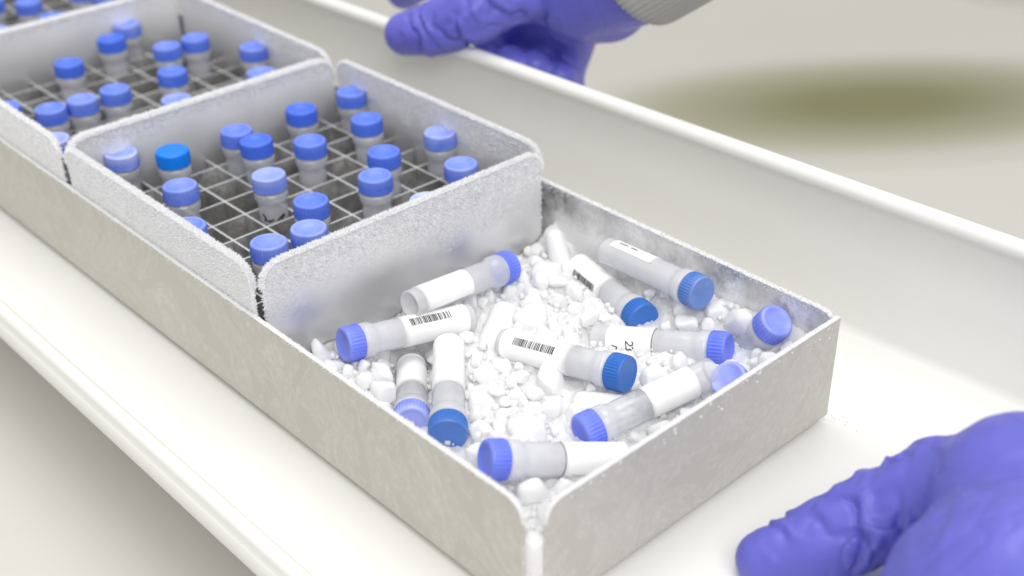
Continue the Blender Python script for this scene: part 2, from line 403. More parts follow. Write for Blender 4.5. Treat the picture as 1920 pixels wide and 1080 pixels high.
# ------------------------------------------------------------------ white tray
tray = thing('white_tray', 'long white enamelled tray with rolled rims carrying the metal rack', 'tray', (3, -5, zb - 0.3))
T0 = Vector((3, -5, zb - 0.3)) * S
def tpart(name, me): o = obj(name, me, tray); o.location = -T0; return o
def wall_x(y): return 10.78 - 0.045 * (y + 15.5)
yf_t, yb_t = -22.3, 34.0
def sweep(prof_a, prof_b, ya, yb, ny=24):
    V = []; F = []; n = len(prof_a)
    for j in range(ny + 1):
        t = j / ny; y = ya + (yb - ya) * t
        for (a, b_) in zip(prof_a, prof_b): V.append((a[0] * (1 - t) + b_[0] * t, y, a[1] * (1 - t) + b_[1] * t))
    for j in range(ny):
        for i in range(n - 1): F.append((j * n + i, (j + 1) * n + i, (j + 1) * n + i + 1, j * n + i + 1))
    return V, F
def arc(cx_, cz_, r, a0, a1, k=8): return [(cx_ + r * math.cos(math.radians(a0 + (a1 - a0) * i / k)), cz_ + r * math.sin(math.radians(a0 + (a1 - a0) * i / k))) for i in range(k + 1)]
# floor
xn = -4.33
def floorprof(y): return [(xn, zb), (wall_x(y) - 0.28, zb)]
V, F = sweep(floorprof(yf_t), floorprof(yb_t), yf_t, yb_t); V2 = [(x, y, z - 0.09) for x, y, z in V]
nV = len(V); F = F + [tuple(nV + i for i in reversed(f)) for f in F]
tpart('floor_sheet', mesh_np('floor_sheet', V + V2, F, 'tray_enamel', True))
# far side wall with cove and rolled hem
def wallprof(y):
    x = wall_x(y); zt = 1.79
    inner = arc(x - 0.28, zb + 0.28, 0.28, -90, 0) + [(x, 0.0), (x - 0.0, zt - 0.46)]
    hem = arc(x + 0.04, zt - 0.23, 0.23, 205, -60, 14)
    return inner + hem + [(x + 0.11, zt - 0.62), (x + 0.09, 0), (x + 0.09, zb - 0.09), (x - 0.28, zb - 0.09)]
V, F = sweep(wallprof(yf_t), wallprof(yb_t), yf_t, yb_t)
tpart('side_wall', mesh_np('side_wall', V, [tuple(reversed(f)) for f in F], 'tray_enamel', True))
# near side: low rolled lip and skirt
def lipprof(y):
    return [(xn, zb + 0.0)] + arc(xn - 0.17, zb + 0.04, 0.19, 15, 175, 12) + [(xn - 0.37, zb - 0.12), (xn - 0.40, zb - 0.17), (xn - 0.42, zb - 0.19), (xn - 0.44, zb - 0.62), (xn - 0.42, zb - 0.66), (xn - 0.2, zb - 0.66), (xn - 0.1, zb - 0.09)]
V, F = sweep(lipprof(yf_t), lipprof(yb_t), yf_t, yb_t)
tpart('side_lip', mesh_np('side_lip', V, F, 'tray_enamel', True))
tpart('front_lip', bm_mesh('front_lip', box_bm(xn - 0.4, wall_x(yf_t) + 0.1, yf_t - 0.34, yf_t + 0.02, zb - 0.6, zb + 0.22, 0.15, 4), ['tray_enamel'], True))

# ------------------------------------------------------------------ rack
xl, xr, yf, H = -2.09, 7.22, -17.21, 0.57
yback = 20.0; th = 0.075
rack = thing('metal_rack', 'long open steel rack tray with frosted rims holding boxes and dry ice', 'rack', (2.5, -5, zb)); R0 = Vector((2.5, -5, zb)) * S
def rpart(name, me, parent=None, **k): o = obj(name, me, rack if parent is None else parent, **k); o.location = -R0 if parent is None else (0, 0, 0); return o
zr = zb + 0.085; zw = zr + 0.24
bm = box_bm(xl, xr, yf, yback, zr, zw, 0)
ed = [e for e in bm.edges if all(v.co.z < zr + 0.01 for v in e.verts)]
bmesh.ops.bevel(bm, geom=ed, offset=0.2, segments=5, affect='EDGES', profile=0.5)
rpart('base', bm_mesh('base', bm, ['rack_metal'], False))
def rack_wall(name, axis, pos, s0, s1, thd, r0, r1, low_a, low_b, dens=420, ed=300, ln=0.05, rad=0.016):
    bm, pts = plate(axis, pos, s0, s1, zw, H, thd, r0, r1)
    me = bm_mesh(name, bm, ['rack_metal', 'rack_inside_metal'])
    c_in = Vector((2.5, -5, 0))
    for pl in me.polygons:
        nn = pl.normal; cc = pl.center / S
        if nn.dot((c_in - Vector((cc.x, cc.y, 0))).normalized() if axis == 'x' else Vector((0, 1, 0))) > 0.5 and abs(nn.z) < 0.2: pl.material_index = 1
    w = rpart(name, me)
    V, F = frost_for_wall(axis, pos if thd > 0 else pos + thd, abs(thd), pts, s0, s1, H, dens, low_a, low_b, ln, rad, ed, 0.35, 0.022)
    rpart('frost', mesh_np('frost', V, F, 'frost'), w, kind='stuff')
    return w
rack_wall('wall', 'x', xl, yf + 0.30, yback, th, 0.42, 0.0, 0.10, 0.12, 260, 170, 0.045, 0.016)
rack_wall('wall', 'y', yf, xl + 0.30, xr, th, 0.42, 0.10, 0.04, 0.10, 200, 230, 0.04, 0.015)
rack_wall('wall', 'x', xr - th, yf + 0.12, yback, th, 0.34, 0.0, 0.16, 0.0, 420, 330, 0.055, 0.017)
# loose crumbs of ice stuck outside the front wall under the rim
n = 46
px_ = np.concatenate([rng.uniform(1.5, 7.0, 34), rng.uniform(-1.2, 1.5, 12)]); pz_ = H - np.abs(rng.normal(0.1, 0.13, n)) - 0.03
P = np.stack([px_, np.full(n, yf + 0.01), pz_], 1); D = rng.normal(0, 0.5, (n, 3)) + np.array([0, -1, -0.3])
CR = []; CF = []; off = 0
for k in range(n):
    bm = bmesh.new(); bmesh.ops.create_icosphere(bm, subdivisions=1, radius=1)
    r_ = rng.uniform(0.018, 0.05); vv = np.array([v.co[:] for v in bm.verts]) * r_ * rng.uniform(0.6, 1.4, 3) + P[k]
    CR.append(vv); CF += [tuple(off + v.index for v in f.verts) for f in bm.faces]; off += len(vv); bm.free()
rpart('ice_crumbs', mesh_np('ice_crumbs', np.concatenate(CR), CF, 'frost', True), None, kind='stuff')

# ------------------------------------------------------------------ vials
L = 3.35
def make_meshes():
    out = {}
    # tube: double skinned
    prof = [(0.05, 0.06), (0.30, 0.05), (0.315, 0.0), (0.365, 0.0), (0.378, 0.05), (0.375, 2.44), (0.372, 2.50), (0.385, 2.57), (0.432, 2.67), (0.442, 2.70), (0.444, 2.84), (0.438, 2.87), (0.415, 2.88), (0.412, 2.905), (0.435, 2.91), (0.437, 2.925), (0.38, 2.93), (0.36, 2.98)]
    inner = [(0.33, 2.75), (0.33, 0.30), (0.26, 0.16), (0.05, 0.13)]
    def rf(r, z, a):
        if r > 0.37 and 1.9 < z < 2.40: return r + 0.007 * math.cos(a * 30)
        return r
    prof = prof[:5] + [(0.376, 0.6), (0.376, 1.2), (0.376, 1.9), (0.382, 1.93), (0.382, 2.36)] + prof[5:]
    V, F = lathe(prof, 60, rf)
    F = F[:-2] + [F[-2]] + [F[-1]]
    out['tube'] = mesh_np('tube', V, F, 'tube_plastic', True)
    # fine-ribbed cap, dished top
    def cap(ribs, depth, shoulder, dish, mat, seg):
        z_ = lambda t: t
        pr = [(0.38, 0.02), (0.43, 0.0), (0.452, 0.02), (0.457, 0.05), (0.457, 0.15), (0.457, 0.26), (0.455, 0.31)]
        for k in range(1, 6):
            a = k / 5 * math.pi / 2; pr.append((0.455 - shoulder + shoulder * math.cos(a), 0.31 + (0.42 - 0.31) * math.sin(a)))
        pr += [(0.455 - shoulder - 0.03, 0.417), (0.455 - shoulder - 0.055, 0.412 - dish * 0.25), (0.27, 0.42 - dish * 0.8), (0.21, 0.42 - dish), (0.12, 0.42 - dish * 1.05), (0.012, 0.42 - dish * 1.05)]
        def rf(r, z, a):
            if r > 0.44 and 0.03 < z < 0.35: return r - depth * (0.5 - 0.5 * max(-1, min(1, 1.6 * math.cos(a * ribs))))
            return r
        V, F = lathe(pr, seg, rf)
        return mesh_np('cap', V, F, mat, True)
    out['light'] = cap(36, 0.028, 0.06, 0.10, 'cap_light_blue', 144)
    out['violet'] = cap(30, 0.028, 0.075, 0.06, 'cap_violet_blue', 120)
    out['dark'] = cap(36, 0.030, 0.035, 0.022, 'cap_dark_blue', 144)
    out['bright'] = cap(40, 0.012, 0.05, 0.010, 'cap_bright_blue', 160)
    return out
VM = make_meshes()
def cyl_patch(r, a0, a1, z0, z1, na, nz=1, wav=None):
    V = []; F = []
    for j in range(nz + 1):
        for i in range(na + 1):
            a = a0 + (a1 - a0) * i / na; z = z0 + (z1 - z0) * j / nz; rr = r if wav is None else r + wav(a, z)
            V.append((rr * math.cos(a), rr * math.sin(a), z))
    for j in range(nz):
        for i in range(na): F.append((j * (na + 1) + i, j * (na + 1) + i + 1, (j + 1) * (na + 1) + i + 1, (j + 1) * (na + 1) + i))
    return V, F
def join_patches(name, L_, mat):
    V = []; F = []
    for v, f in L_:
        k = len(V); V += v; F += [tuple(k + i for i in q) for q in f]
    return mesh_np(name, V, F, mat, True)
def label_mesh(span=150, z0=0.18, z1=1.92, seed=0):
    """paper label: thin sheet with thickness, centred on local +X"""
    a = math.radians(span); n = 40
    wav = lambda an, z: 0.004 * noise.noise((an * 2, z * 2, seed))
    V1, F1 = cyl_patch(0.392, -a, a, z0, z1, n, 10, wav); V2_, F2 = cyl_patch(0.3815, -a, a, z0, z1, n, 10)
    k = len(V1); F = [tuple(f) for f in F1] + [tuple(k + i for i in reversed(f)) for f in F2]
    nb = n + 1
    for i in range(n): F.append((i, i + 1, k + i + 1, k + i)); F.append((10 * nb + i + 1, 10 * nb + i, k + 10 * nb + i, k + 10 * nb + i + 1))
    for j in range(10): F.append((j * nb, (j + 1) * nb, k + (j + 1) * nb, k + j * nb)); F.append(((j + 1) * nb + n, j * nb + n, k + j * nb + n, k + (j + 1) * nb + n))
    return mesh_np('label', V1 + V2_, F, 'label_paper', True)
def barcode_mesh(zc, ln, ang_h, seed=1, a_off=0.0):
    r_ = random.Random(seed); z = zc - ln / 2; L_ = []
    unit = ln / 62
    while z < zc + ln / 2 - unit:
        w = unit * r_.choice([0.7, 0.7, 1.0, 1.4, 2.0]); L_.append(cyl_patch(0.3985, a_off - ang_h, a_off + ang_h, z, z + w, 6)); z += w + unit * r_.choice([0.7, 0.8, 1.2, 1.8])
    return join_patches('barcode', L_, 'ink')
def strokes_mesh(name, polys, w=0.022):
    """ink strokes: polylines of (angle, z) on the label's surface"""
    L_ = []; r = 0.3985
    for pl in polys:
        for (a0, z0), (a1, z1) in zip(pl[:-1], pl[1:]):
            d = Vector(((a1 - a0) * r, z1 - z0)); 
            if d.length < 1e-6: continue
            nrm_ = Vector((-d.y, d.x)).normalized() * w / 2; e_ = d.normalized() * w * 0.3
            pts = [(a0 * r - e_.x + nrm_.x, z0 - e_.y + nrm_.y), (a0 * r - e_.x - nrm_.x, z0 - e_.y - nrm_.y), (a1 * r + e_.x - nrm_.x, z1 + e_.y - nrm_.y), (a1 * r + e_.x + nrm_.x, z1 + e_.y + nrm_.y)]
            L_.append(([(r * math.cos(p_[0] / r), r * math.sin(p_[0] / r), p_[1]) for p_ in pts], [(0, 1, 2, 3)]))
    return join_patches(name, L_, 'ink')

def place(o, tail, axis, face):
    a = Vector(axis).normalized(); f = Vector(face); f = (f - a * f.dot(a)).normalized(); g = a.cross(f)
    o.matrix_world = Matrix.Translation(Vector(tail) * S) @ Matrix(((f.x, g.x, a.x), (f.y, g.y, a.y), (f.z, g.z, a.z))).to_4x4()
def vial(label, tail, axis, face, kind, group, bloom=0.3, haze=0.35, cat='vial'):
    t = thing('cryo_vial', label, cat, group=group); place(t, tail, axis, face)
    obj('tube', VM['tube'], t, haze=haze)
    c = obj('cap', VM[kind], t, bloom=bloom); c.location = (0, 0, 2.93 * S)
    return t

# upright vials in the boxes -------------------------------------------------
GM, GB, GF = 'vials standing in the nearer box', 'vials standing in the second box', 'vials standing in the farthest box'
mid = [
 (-0.55, 0.42, 0.95, 'light', 'heavily frosted blue vial at the left corner of the nearer box'),
 (0.50, -0.45, 0.00, 'bright', 'vial with the only bright azure unfrosted cap, nearer box'),
 (2.47, -0.52, 0.30, 'light', 'blue capped vial against the back wall, left one of a touching pair'),
 (2.49, -1.47, 0.05, 'light', 'clean blue capped vial in front of its touching neighbour near the back wall'),
 (4.62, -0.55, 0.05, 'light', 'dark rimmed blue capped vial standing alone at the middle of the back wall'),
 (6.42, -0.53, 0.30, 'light', 'blue capped vial in the far right corner of the nearer box'),
 (5.54, -2.42, 0.15, 'light', 'blue capped vial just in front of the far right corner vial'),
 (3.53, -2.53, 0.20, 'light', 'blue capped vial at the centre of the nearer box, two cells from the back pair'),
 (-0.42, -2.42, 0.40, 'light', 'ribbed blue capped vial directly in front of the azure capped one'),
 (1.55, -3.49, 0.75, 'light', 'pale topped blue vial with black ink mark low on its tube'),
 (-1.40, -4.46, 0.40, 'light', 'blue capped vial half hidden behind the near left wall'),
 (1.49, -5.46, 0.20, 'light', 'blue capped vial right behind the frosted one at the front wall'),
 (0.62, -6.60, 0.55, 'light', 'powdery blue capped vial touching the rim of the frosted front wall'),
 (-0.45, -6.50, 0.50, 'light', 'nearest blue capped vial beside the front left corner of its box'),
 (4.54, -4.49, 0.15, 'light', 'blue capped vial half hidden behind a ribbed one, right of centre'),
 (3.49, -5.47, 0.35, 'light', 'tall ribbed blue capped vial standing right of centre near the front wall'),
 (6.42, -4.58, 0.70, 'light', 'whitened blue capped vial leaning against the right wall of the nearer box'),
 (5.53, -6.49, 0.45, 'light', 'blue capped vial in the front right part of the nearer box'),
 (3.58, -7.45, 0.95, 'light', 'pale frosted cap just peeking over the front wall rim'),
]
bk = [
 (4.55, 9.55, 0.55, 'second box vial farthest back, whitish blue cap behind another'),
 (3.50, 8.65, 0.05, 'second box vial with saturated blue cap in front of the farthest one'),
 (4.45, 6.72, 0.30, 'second box vial at its centre, behind the short row of three'),
 (5.50, 6.75, 0.25, 'second box vial at the back right with clear empty tube'),
 (6.42, 4.70, 0.35, 'second box vial against the right wall, further of two'),
 (5.38, 2.67, 0.40, 'second box vial against the right wall, nearer of two'),
 (3.45, 4.65, 0.15, 'second box vial in the middle of a short row of three'),
 (2.42, 2.64, 0.60, 'second box vial cut off by the shared frosted wall'),
 (1.50, 7.60, 0.10, 'second box vial standing alone toward the back left'),
 (1.49, 4.60, 0.30, 'second box vial just right of a touching pair'),
 (0.42, 4.58, 0.45, 'second box vial, right one of the touching pair'),
 (-0.55, 4.60, 0.30, 'second box vial, left one of the touching pair'),
 (-1.45, 2.55, 0.95, 'second box vial with white frosted cap in the near left corner'),
 (-1.45, 5.65, 0.30, 'second box vial cut off by the left picture edge'),
]
b3 = [
 (3.2, 14.15, 0.25, 'farthest box vial with whole cap showing at the top left'),
 (3.1, 12.05, 0.2, 'farthest box vial half sunk behind the frosted wall'),
 (2.3, 15.2, 0.2, 'farthest box vial at the very top left corner of the picture'),
 (1.15, 12.05, 0.6, 'farthest box vial with pale cap at the left picture edge'),
 (5.2, 14.15, 0.3, 'farthest box vial cut off by the top picture edge'),
 (5.5, 12.95, 0.5, 'farthest box vial with frost flecks behind the wall rim'),
]
def stand(lst, grp, z0=-2.2):
    for e in lst:
        if len(e) == 5: x, y, bl, kd, lab = e
        else: x, y, bl, lab = e; kd = 'light'
        ax = (rng.normal(0, 0.012), rng.normal(0, 0.012), 1.0); a = rng.uniform(0, 6.28)
        tl = (x - ax[0] * L, y - ax[1] * L, z0 + 0.01)
        v = vial(lab, tl, ax, (math.cos(a), math.sin(a), 0), kd, grp, bl, 0.36 + 0.15 * rng.uniform())
        if 'black ink' in lab:
            place(v, tl, ax, CAM - np.array([x, y, 0]))
            obj('ink_mark', strokes_mesh('ink_mark', [[(-0.8, 2.35), (-0.62, 2.28), (-0.66, 2.18)], [(-0.6, 2.2), (-0.35, 2.16), (-0.1, 2.2)], [(0.2, 2.17), (0.4, 2.24), (0.7, 2.3)], [(0.45, 2.18), (0.75, 2.26)]], 0.05), v)
            v.children[-1].scale = (0.99, 0.99, 1)
stand(mid, GM); stand(bk, GB); stand(b3, GF)

# ------------------------------------------------------------------ boxes
def vial_box(label, x0, x1, y0, y1, xs, ys, dens, edge, ln, rad, fronts):
    ztop = 1.76; z0 = -2.22; t_ = 0.07
    c = ((x0 + x1) / 2, (y0 + y1) / 2, z0); bx = thing('vial_box', label, 'box', c, 'frosted metal vial boxes in the rack'); o0 = Vector(c) * S
    def part(name, me, parent=None, **k):
        o = obj(name, me, bx if parent is None else parent, **k); o.location = -o0 if parent is None else (0, 0, 0); return o
    part('base', bm_mesh('base', box_bm(x0 + 0.02, x1 - 0.02, y0 + 0.02, y1 - 0.02, z0, z0 + 0.06), ['box_metal']))
    g = 0.18
    for (axis, pos, thd, s0, s1, lf, lb) in (('y', y0, t_, x0 + g, x1 - g, *fronts[0]), ('y', y1 - t_, t_, x0 + g, x1 - g, *fronts[1]), ('x', x0, t_, y0 + g, y1 - g, *fronts[2]), ('x', x1 - t_, t_, y0 + g, y1 - g, *fronts[3])):
        bm, pts = plate(axis, pos, s0, s1, z0 + 0.06, ztop, thd, 0.5, 0.5)
        w = part('wall', bm_mesh('wall', bm, ['box_metal']))
        V, F = frost_for_wall(axis, pos, thd, pts, s0, s1, ztop, dens, lf, lb, ln, rad, edge)
        part('frost', mesh_np('frost', V, F, 'frost'), w, kind='stuff')
    hx, hy = x0 + t_ + 0.015, x1 - t_ - 0.015
    for x in xs:
        bm = box_bm(x - 0.028, x + 0.028, y0 + t_ + 0.02, y1 - t_ - 0.02, -1.35, 0.0)
        me = bm_mesh('divider', bm, ['divider_metal', 'frost'])
        for pl in me.polygons:
            if pl.normal.z > 0.5: pl.material_index = 1
        part('divider', me)
    for y in ys:
        bm = box_bm(hx, hy, y - 0.028, y + 0.028, -1.35, -0.003)
        me = bm_mesh('divider', bm, ['divider_metal', 'frost'])
        for pl in me.polygons:
            if pl.normal.z > 0.5: pl.material_index = 1
        part('divider', me)
vial_box('nearer metal box of standing vials, its front wall thick with frost', -2.0, 6.80, -8.37, 0.70, [k - 1.0 for k in range(8)], [0.0 - k for k in range(8)], 950, 1200, 0.085, 0.0155,
         [(1.25, 0.45), (0.5, 0.85), (1.3, 0.35), (0.95, 0.2)])
vial_box('second metal box of standing vials, behind the nearer one', -2.0, 6.80, 0.80, 9.87, [k - 1.0 for k in range(8)], [9.15 - k for k in range(8)], 380, 420, 0.085, 0.024,
         [(0.4, 0.35), (0.35, 0.5), (1.2, 0.35), (0.6, 0.2)])
vial_box('farthest metal box, only its near corner showing at the top left', -2.0, 6.80, 9.97, 19.04, [k - 1.32 for k in range(1, 8)], [18.6 - k for k in range(8)], 200, 260, 0.085, 0.03,
         [(0.35, 0.3), (0.3, 0.3), (1.0, 0.3), (0.4, 0.2)])

# ------------------------------------------------------------------ vials lying in the dry ice
GI = 'vials lying in the dry ice'
lying = []     # (cap, tail) for keeping nuggets clear
def lie(label, cap, tail, kind, bloom, haze, face_ang=0, parts=(), slim=0.92):
    cap = np.array(cap, float); tail = np.array(tail, float); ax = cap - tail; ax /= np.linalg.norm(ax); tail = cap - ax * L
    v = vial(label, tail, ax, unproj_face(ax, (cap + tail) / 2, face_ang), kind, GI, bloom, haze); lying.append((cap, tail)); v.matrix_world = v.matrix_world @ Matrix.Diagonal((slim, slim, 1, 1))
    for nm, me in parts: obj(nm, me, v)
    return v
lie('vial resting on the frosted back wall, plain label and light blue cap', (4.60, -9.38, -0.36), (1.28, -9.52, -0.01), 'violet', 0.25, 0.50, 20, [('label', label_mesh(75, 0.25, 1.75, 1))])
lie('barcoded vial with violet blue cap pointing left toward the side wall', (-0.6, -9.42, -0.3), (2.67, -10.02, -0.74), 'violet', 0.3, 0.62, 30, [('label', label_mesh(120, 0.18, 1.92, 2)), ('barcode', barcode_mesh(1.2, 1.08, 0.27, 11))])
lie('barcoded vial with dark blue cap, nearest the right rear corner', (5.74, -12.85, -0.88), (6.68, -9.63, -1.08), 'dark', 0.08, 0.62, -32, [('label', label_mesh(120, 0.15, 1.75, 3)), ('barcode', barcode_mesh(1.0, 1.05, 0.24, 12))])
lie('barcoded vial with dark blue cap at the centre of the dry ice', (3.17, -14.66, -0.3), (2.5, -11.41, -0.72), 'dark', 0.06, 0.62, 22, [('label', label_mesh(130, 0.12, 1.95, 4)), ('barcode', barcode_mesh(1.05, 1.15, 0.26, 13, 0.1))])
two = [[(0.0, 0.0), (-0.07, 0.10), (-0.01, 0.16), (0.07, 0.12)]]
dig2 = [(-0.5, 0.85), (-0.2, 1.0), (0.25, 0.95), (0.45, 0.7), (0.3, 0.45), (-0.5, 0.0), (0.5, 0.0)]
dig3 = [(-0.45, 0.95), (0.2, 1.0), (0.4, 0.75), (0.1, 0.53), (0.42, 0.3), (0.2, 0.02), (-0.45, 0.05)]
def glyph(g, a0, z0, w, h): return [(a0 + p_[0] * w, z0 + p_[1] * h) for p_ in g]
sgn = 1
v5 = [('label', label_mesh(165, 0.42, 1.62, 5)), ('ink_line', strokes_mesh('ink_line', [[(-1.4 + 0.2 * k, 1.585) for k in range(15)]], 0.018)),
      ('handwriting', strokes_mesh('handwriting', [glyph(dig2, 0.15, 0.95, 0.28, 0.18), glyph(dig3, 0.48, 0.95, 0.28, 0.18), [(0.35, 0.6), (0.45, 0.72), (0.6, 0.7)]], 0.028))]
lie('vial with handwritten number on its white label and violet blue cap', (5.87, -15.31, -0.6), (4.67, -12.24, -1.21), 'violet', 0.2, 0.6, 0, v5)
dash = [[(0.1, 0.5 + 0.08 * k), (0.1, 0.54 + 0.08 * k)] for k in (0, 1, 2, 3, 5, 6, 7)]
lie('frost covered vial with dark blue cap lying along the right rack wall', (6.42, -14.0, 0.08), (6.72, -10.68, -0.24), 'dark', 0.35, 0.6, 62, [('label', label_mesh(38, 0.3, 1.8, 6)), ('print', strokes_mesh('print', dash, 0.05))])
lie('slanting vial with violet blue cap in the front, tail toward the front wall', (1.21, -15.14, -0.6), (4.44, -15.94, -0.2), 'violet', 0.2, 0.28, 10, [('label', label_mesh(140, 0.55, 1.75, 7))])
v8 = [('label', label_mesh(165, 0.3, 1.78, 8)), ('ink_line', strokes_mesh('ink_line', [[(-1.4 + 0.2 * k, 1.75) for k in range(15)]], 0.02)), ('print', strokes_mesh('print', [[(-1.05, 1.1 + 0.075 * k), (-1.05, 1.14 + 0.075 * k)] for k in range(6)], 0.02))]
lie('vial with violet blue cap nearest the front corner, half behind the front wall', (-1.25, -14.94, 0.0), (1.71, -16.22, -0.91), 'violet', 0.2, 0.65, 0, v8)
lie('vial with dark blue cap pointing at the near left wall', (-0.8, -13.29, -0.6), (1.39, -10.76, -0.55), 'dark', 0.15, 0.6, 0, [('label', label_mesh(110, 0.1, 1.9, 9))])
lie('vial with pale cap sunk beside the near left wall', (-0.84, -12.13, -0.9), (1.2, -9.56, -1.57), 'violet', 0.8, 0.5, 0, [('label', label_mesh(80, 0.3, 1.85, 10))])
lie('vial showing only the top of its frosty blue cap by the front right corner', (6.66, -15.97, 0.15), (6.72, -14.2, -2.4), 'violet', 0.45, 0.5)
lie('vial whose blue cap just shows above the front wall rim', (4.30, -16.45, -0.02), (5.9, -16.5, -2.0), 'violet', 0.7, 0.4)

# ------------------------------------------------------------------ dry ice
def ice_h(x, y):
    h = -0.92 + 0.16 * noise.noise((x * 0.5, y * 0.5, 4)) + 0.12 * noise.noise((x * 1.3, y * 1.3, 9))
    h += 0.55 * math.exp(-((x + 1.6) ** 2 + (y + 16.6) ** 2) / 1.2)       # heap in the front corner
    h += 0.22 * max(0, min(1, (x - 6.0) / 1.0)) + 0.35 * max(0, min(1, (x - 6.5) / 0.6))                            # higher along the right wall
    h += 0.10 * max(0, min(1, (-y - 13.5) / 2))
    for c_, t_ in lying[:10]:                 # the vials lie half sunk, never buried
        ax2 = c_[:2] - t_[:2]; w = max(-0.05, min(1.05, ((x - t_[0]) * ax2[0] + (y - t_[1]) * ax2[1]) / (ax2 @ ax2)))
        q_ = t_ + (c_ - t_) * w; d = math.hypot(x - q_[0], y - q_[1]); lim = q_[2] - 0.14 + 0.9 * max(0, d - 0.30)
        if lim < h: h = lim
    return h
nx, ny = 150, 150; X0, X1, Y0, Y1 = xl + th + 0.01, xr - th - 0.01, yf + th + 0.01, -8.40
V = []; F = []
for j in range(ny + 1):
    for i in range(nx + 1):
        x = X0 + (X1 - X0) * i / nx; y = Y0 + (Y1 - Y0) * j / ny
        c1 = noise.noise((x * 4, y * 4, 2)); c2 = noise.noise((x * 10, y * 10, 5)); c3 = noise.noise((x * 24, y * 24, 1))
        V.append((x, y, ice_h(x, y) + 0.12 * abs(c1) + 0.05 * c2 + 0.02 * c3))
for j in range(ny):
    for i in range(nx): a = j * (nx + 1) + i; F.append((a, a + 1, a + nx + 2, a + nx + 1))
k0 = len(V)
ring = [i for i in range(nx + 1)] + [j * (nx + 1) + nx for j in range(1, ny + 1)] + [ny * (nx + 1) + i for i in range(nx - 1, -1, -1)] + [j * (nx + 1) for j in range(ny - 1, 0, -1)]
for i in ring: V.append((V[i][0], V[i][1], zw + 0.01))
for i in range(len(ring)): F.append((ring[i], k0 + i, k0 + (i + 1) % len(ring), ring[(i + 1) % len(ring)]))
fr_n = 800
for k in range(fr_n):        # loose crumbs and powder on the heap
    x = random.uniform(X0 + 0.08, X1 - 0.08); y = random.uniform(Y0 + 0.08, Y1 - 0.08); r = 0.025 + 0.075 * random.random() ** 2.2
    z = ice_h(x, y) + 0.05 + random.uniform(0, 0.07); k0 = len(V); M3 = Matrix.Rotation(random.uniform(0, 6.28), 3, Vector((random.gauss(0, 1), random.gauss(0, 1), random.gauss(0, 1))).normalized())
    for c in ((1, 1, 1), (1, -1, 1), (-1, -1, 1), (-1, 1, 1), (1, 1, -1), (1, -1, -1), (-1, -1, -1), (-1, 1, -1)):
        q = M3 @ Vector([c_ * r * random.uniform(0.5, 1.0) for c_ in c]); V.append((x + q.x, y + q.y, z + q.z))
    F += [tuple(k0 + i for i in f) for f in ((0, 1, 2, 3), (7, 6, 5, 4), (0, 4, 5, 1), (1, 5, 6, 2), (2, 6, 7, 3), (3, 7, 4, 0))]
o = obj('crushed_dry_ice', mesh_np('crushed_dry_ice', V, F, 'dry_ice', True)); o['kind'] = 'stuff'; tag(o, 'crushed white dry ice filling the front of the metal rack', 'dry ice')

def nugget_mesh(seed, boxy):
    r_ = random.Random(seed); bm = bmesh.new(); bmesh.ops.create_icosphere(bm, subdivisions=3, radius=1)
    e = boxy; sx, sy, sz = r_.uniform(0.85, 1.25), r_.uniform(0.75, 1.0), r_.uniform(0.65, 0.95)
    planes = [(Vector((r_.gauss(0, 1), r_.gauss(0, 1), r_.gauss(0, 1))).normalized(), r_.uniform(0.58, 0.86)) for _ in range(11)]
    for v in bm.verts:
        d = v.co.normalized(); m_ = (abs(d.x) ** e + abs(d.y) ** e + abs(d.z) ** e) ** (-1 / e); p = d * m_
        for nn, dd in planes:
            t = p.dot(nn) - dd
            if t > 0: p -= nn * t * 0.88
        p *= 1 + 0.07 * noise.noise(d * 2.2 + Vector((seed, 0, 0))) + 0.05 * noise.noise(d * 5 + Vector((0, seed, 0))) + 0.02 * noise.noise(d * 13)
        v.co = (p.x * sx, p.y * sy, p.z * sz)
    return bm_mesh('dry_ice_nugget', bm, ['dry_ice'], True)
NM = [nugget_mesh(i, [2.2, 3.0, 2.6, 4.0][i % 4]) for i in range(14)]
def seg_dist(p, a, b):
    d = b - a; t = max(0, min(1, (p - a) @ d / (d @ d))); return np.linalg.norm(p - a - t * d)
NL = 'white rounded dry ice nugget in the heap at the front of the rack'
placed = []
def put(x, y, z, r, label=NL, group='dry ice nuggets in the front heap', mesh=None, rot=None, sc=None):
    o = obj('dry_ice_nugget', mesh or random.choice(NM)); o.location = Vector((x, y, z)) * S
    o.rotation_euler = rot or (random.uniform(0, 6.28), random.uniform(0, 6.28), random.uniform(0, 6.28)); o.scale = sc or (r, r, r)
    tag(o, label, 'dry ice', group); placed.append((x, y, z, r)); return o
# named pieces
put(2.35, -13.1, -0.92, 0.5, 'largest angular dry ice chunk below the central barcoded vial', None, NM[3], (0.5, 0.3, 0.8), (0.55, 0.46, 0.5))
def pellet(label, a, b, r, tip=1.0):
    a = np.array(a); b = np.array(b); ln = np.linalg.norm(b - a)
    pr = [(0.02, 0.0)] + [(r * math.sin(t * math.pi / 2 / 6), r * 0.6 * (1 - math.cos(t * math.pi / 2 / 6))) for t in range(1, 7)] + [(r, ln * 0.4), (r * 1.02, ln * 0.7)] + [(r * math.cos(t * math.pi / 2 / 6), ln - r * 0.5 + r * 0.5 * math.sin(t * math.pi / 2 / 6)) for t in range(0, 6)] + [(0.02, ln)]
    V, F = lathe(pr, 36, lambda rr, z, an: rr * (1 + (tip - 1) * z / ln) * (1 + 0.03 * noise.noise((math.cos(an) * 2, math.sin(an) * 2, z * 2 + ln))))
    o = obj('dry_ice_pellet', mesh_np('dry_ice_pellet', V, F, 'dry_ice', True)); place(o, a, b - a, (0.3, 0.2, 1)); lying.append((b, a)); return tag(o, label, 'dry ice')
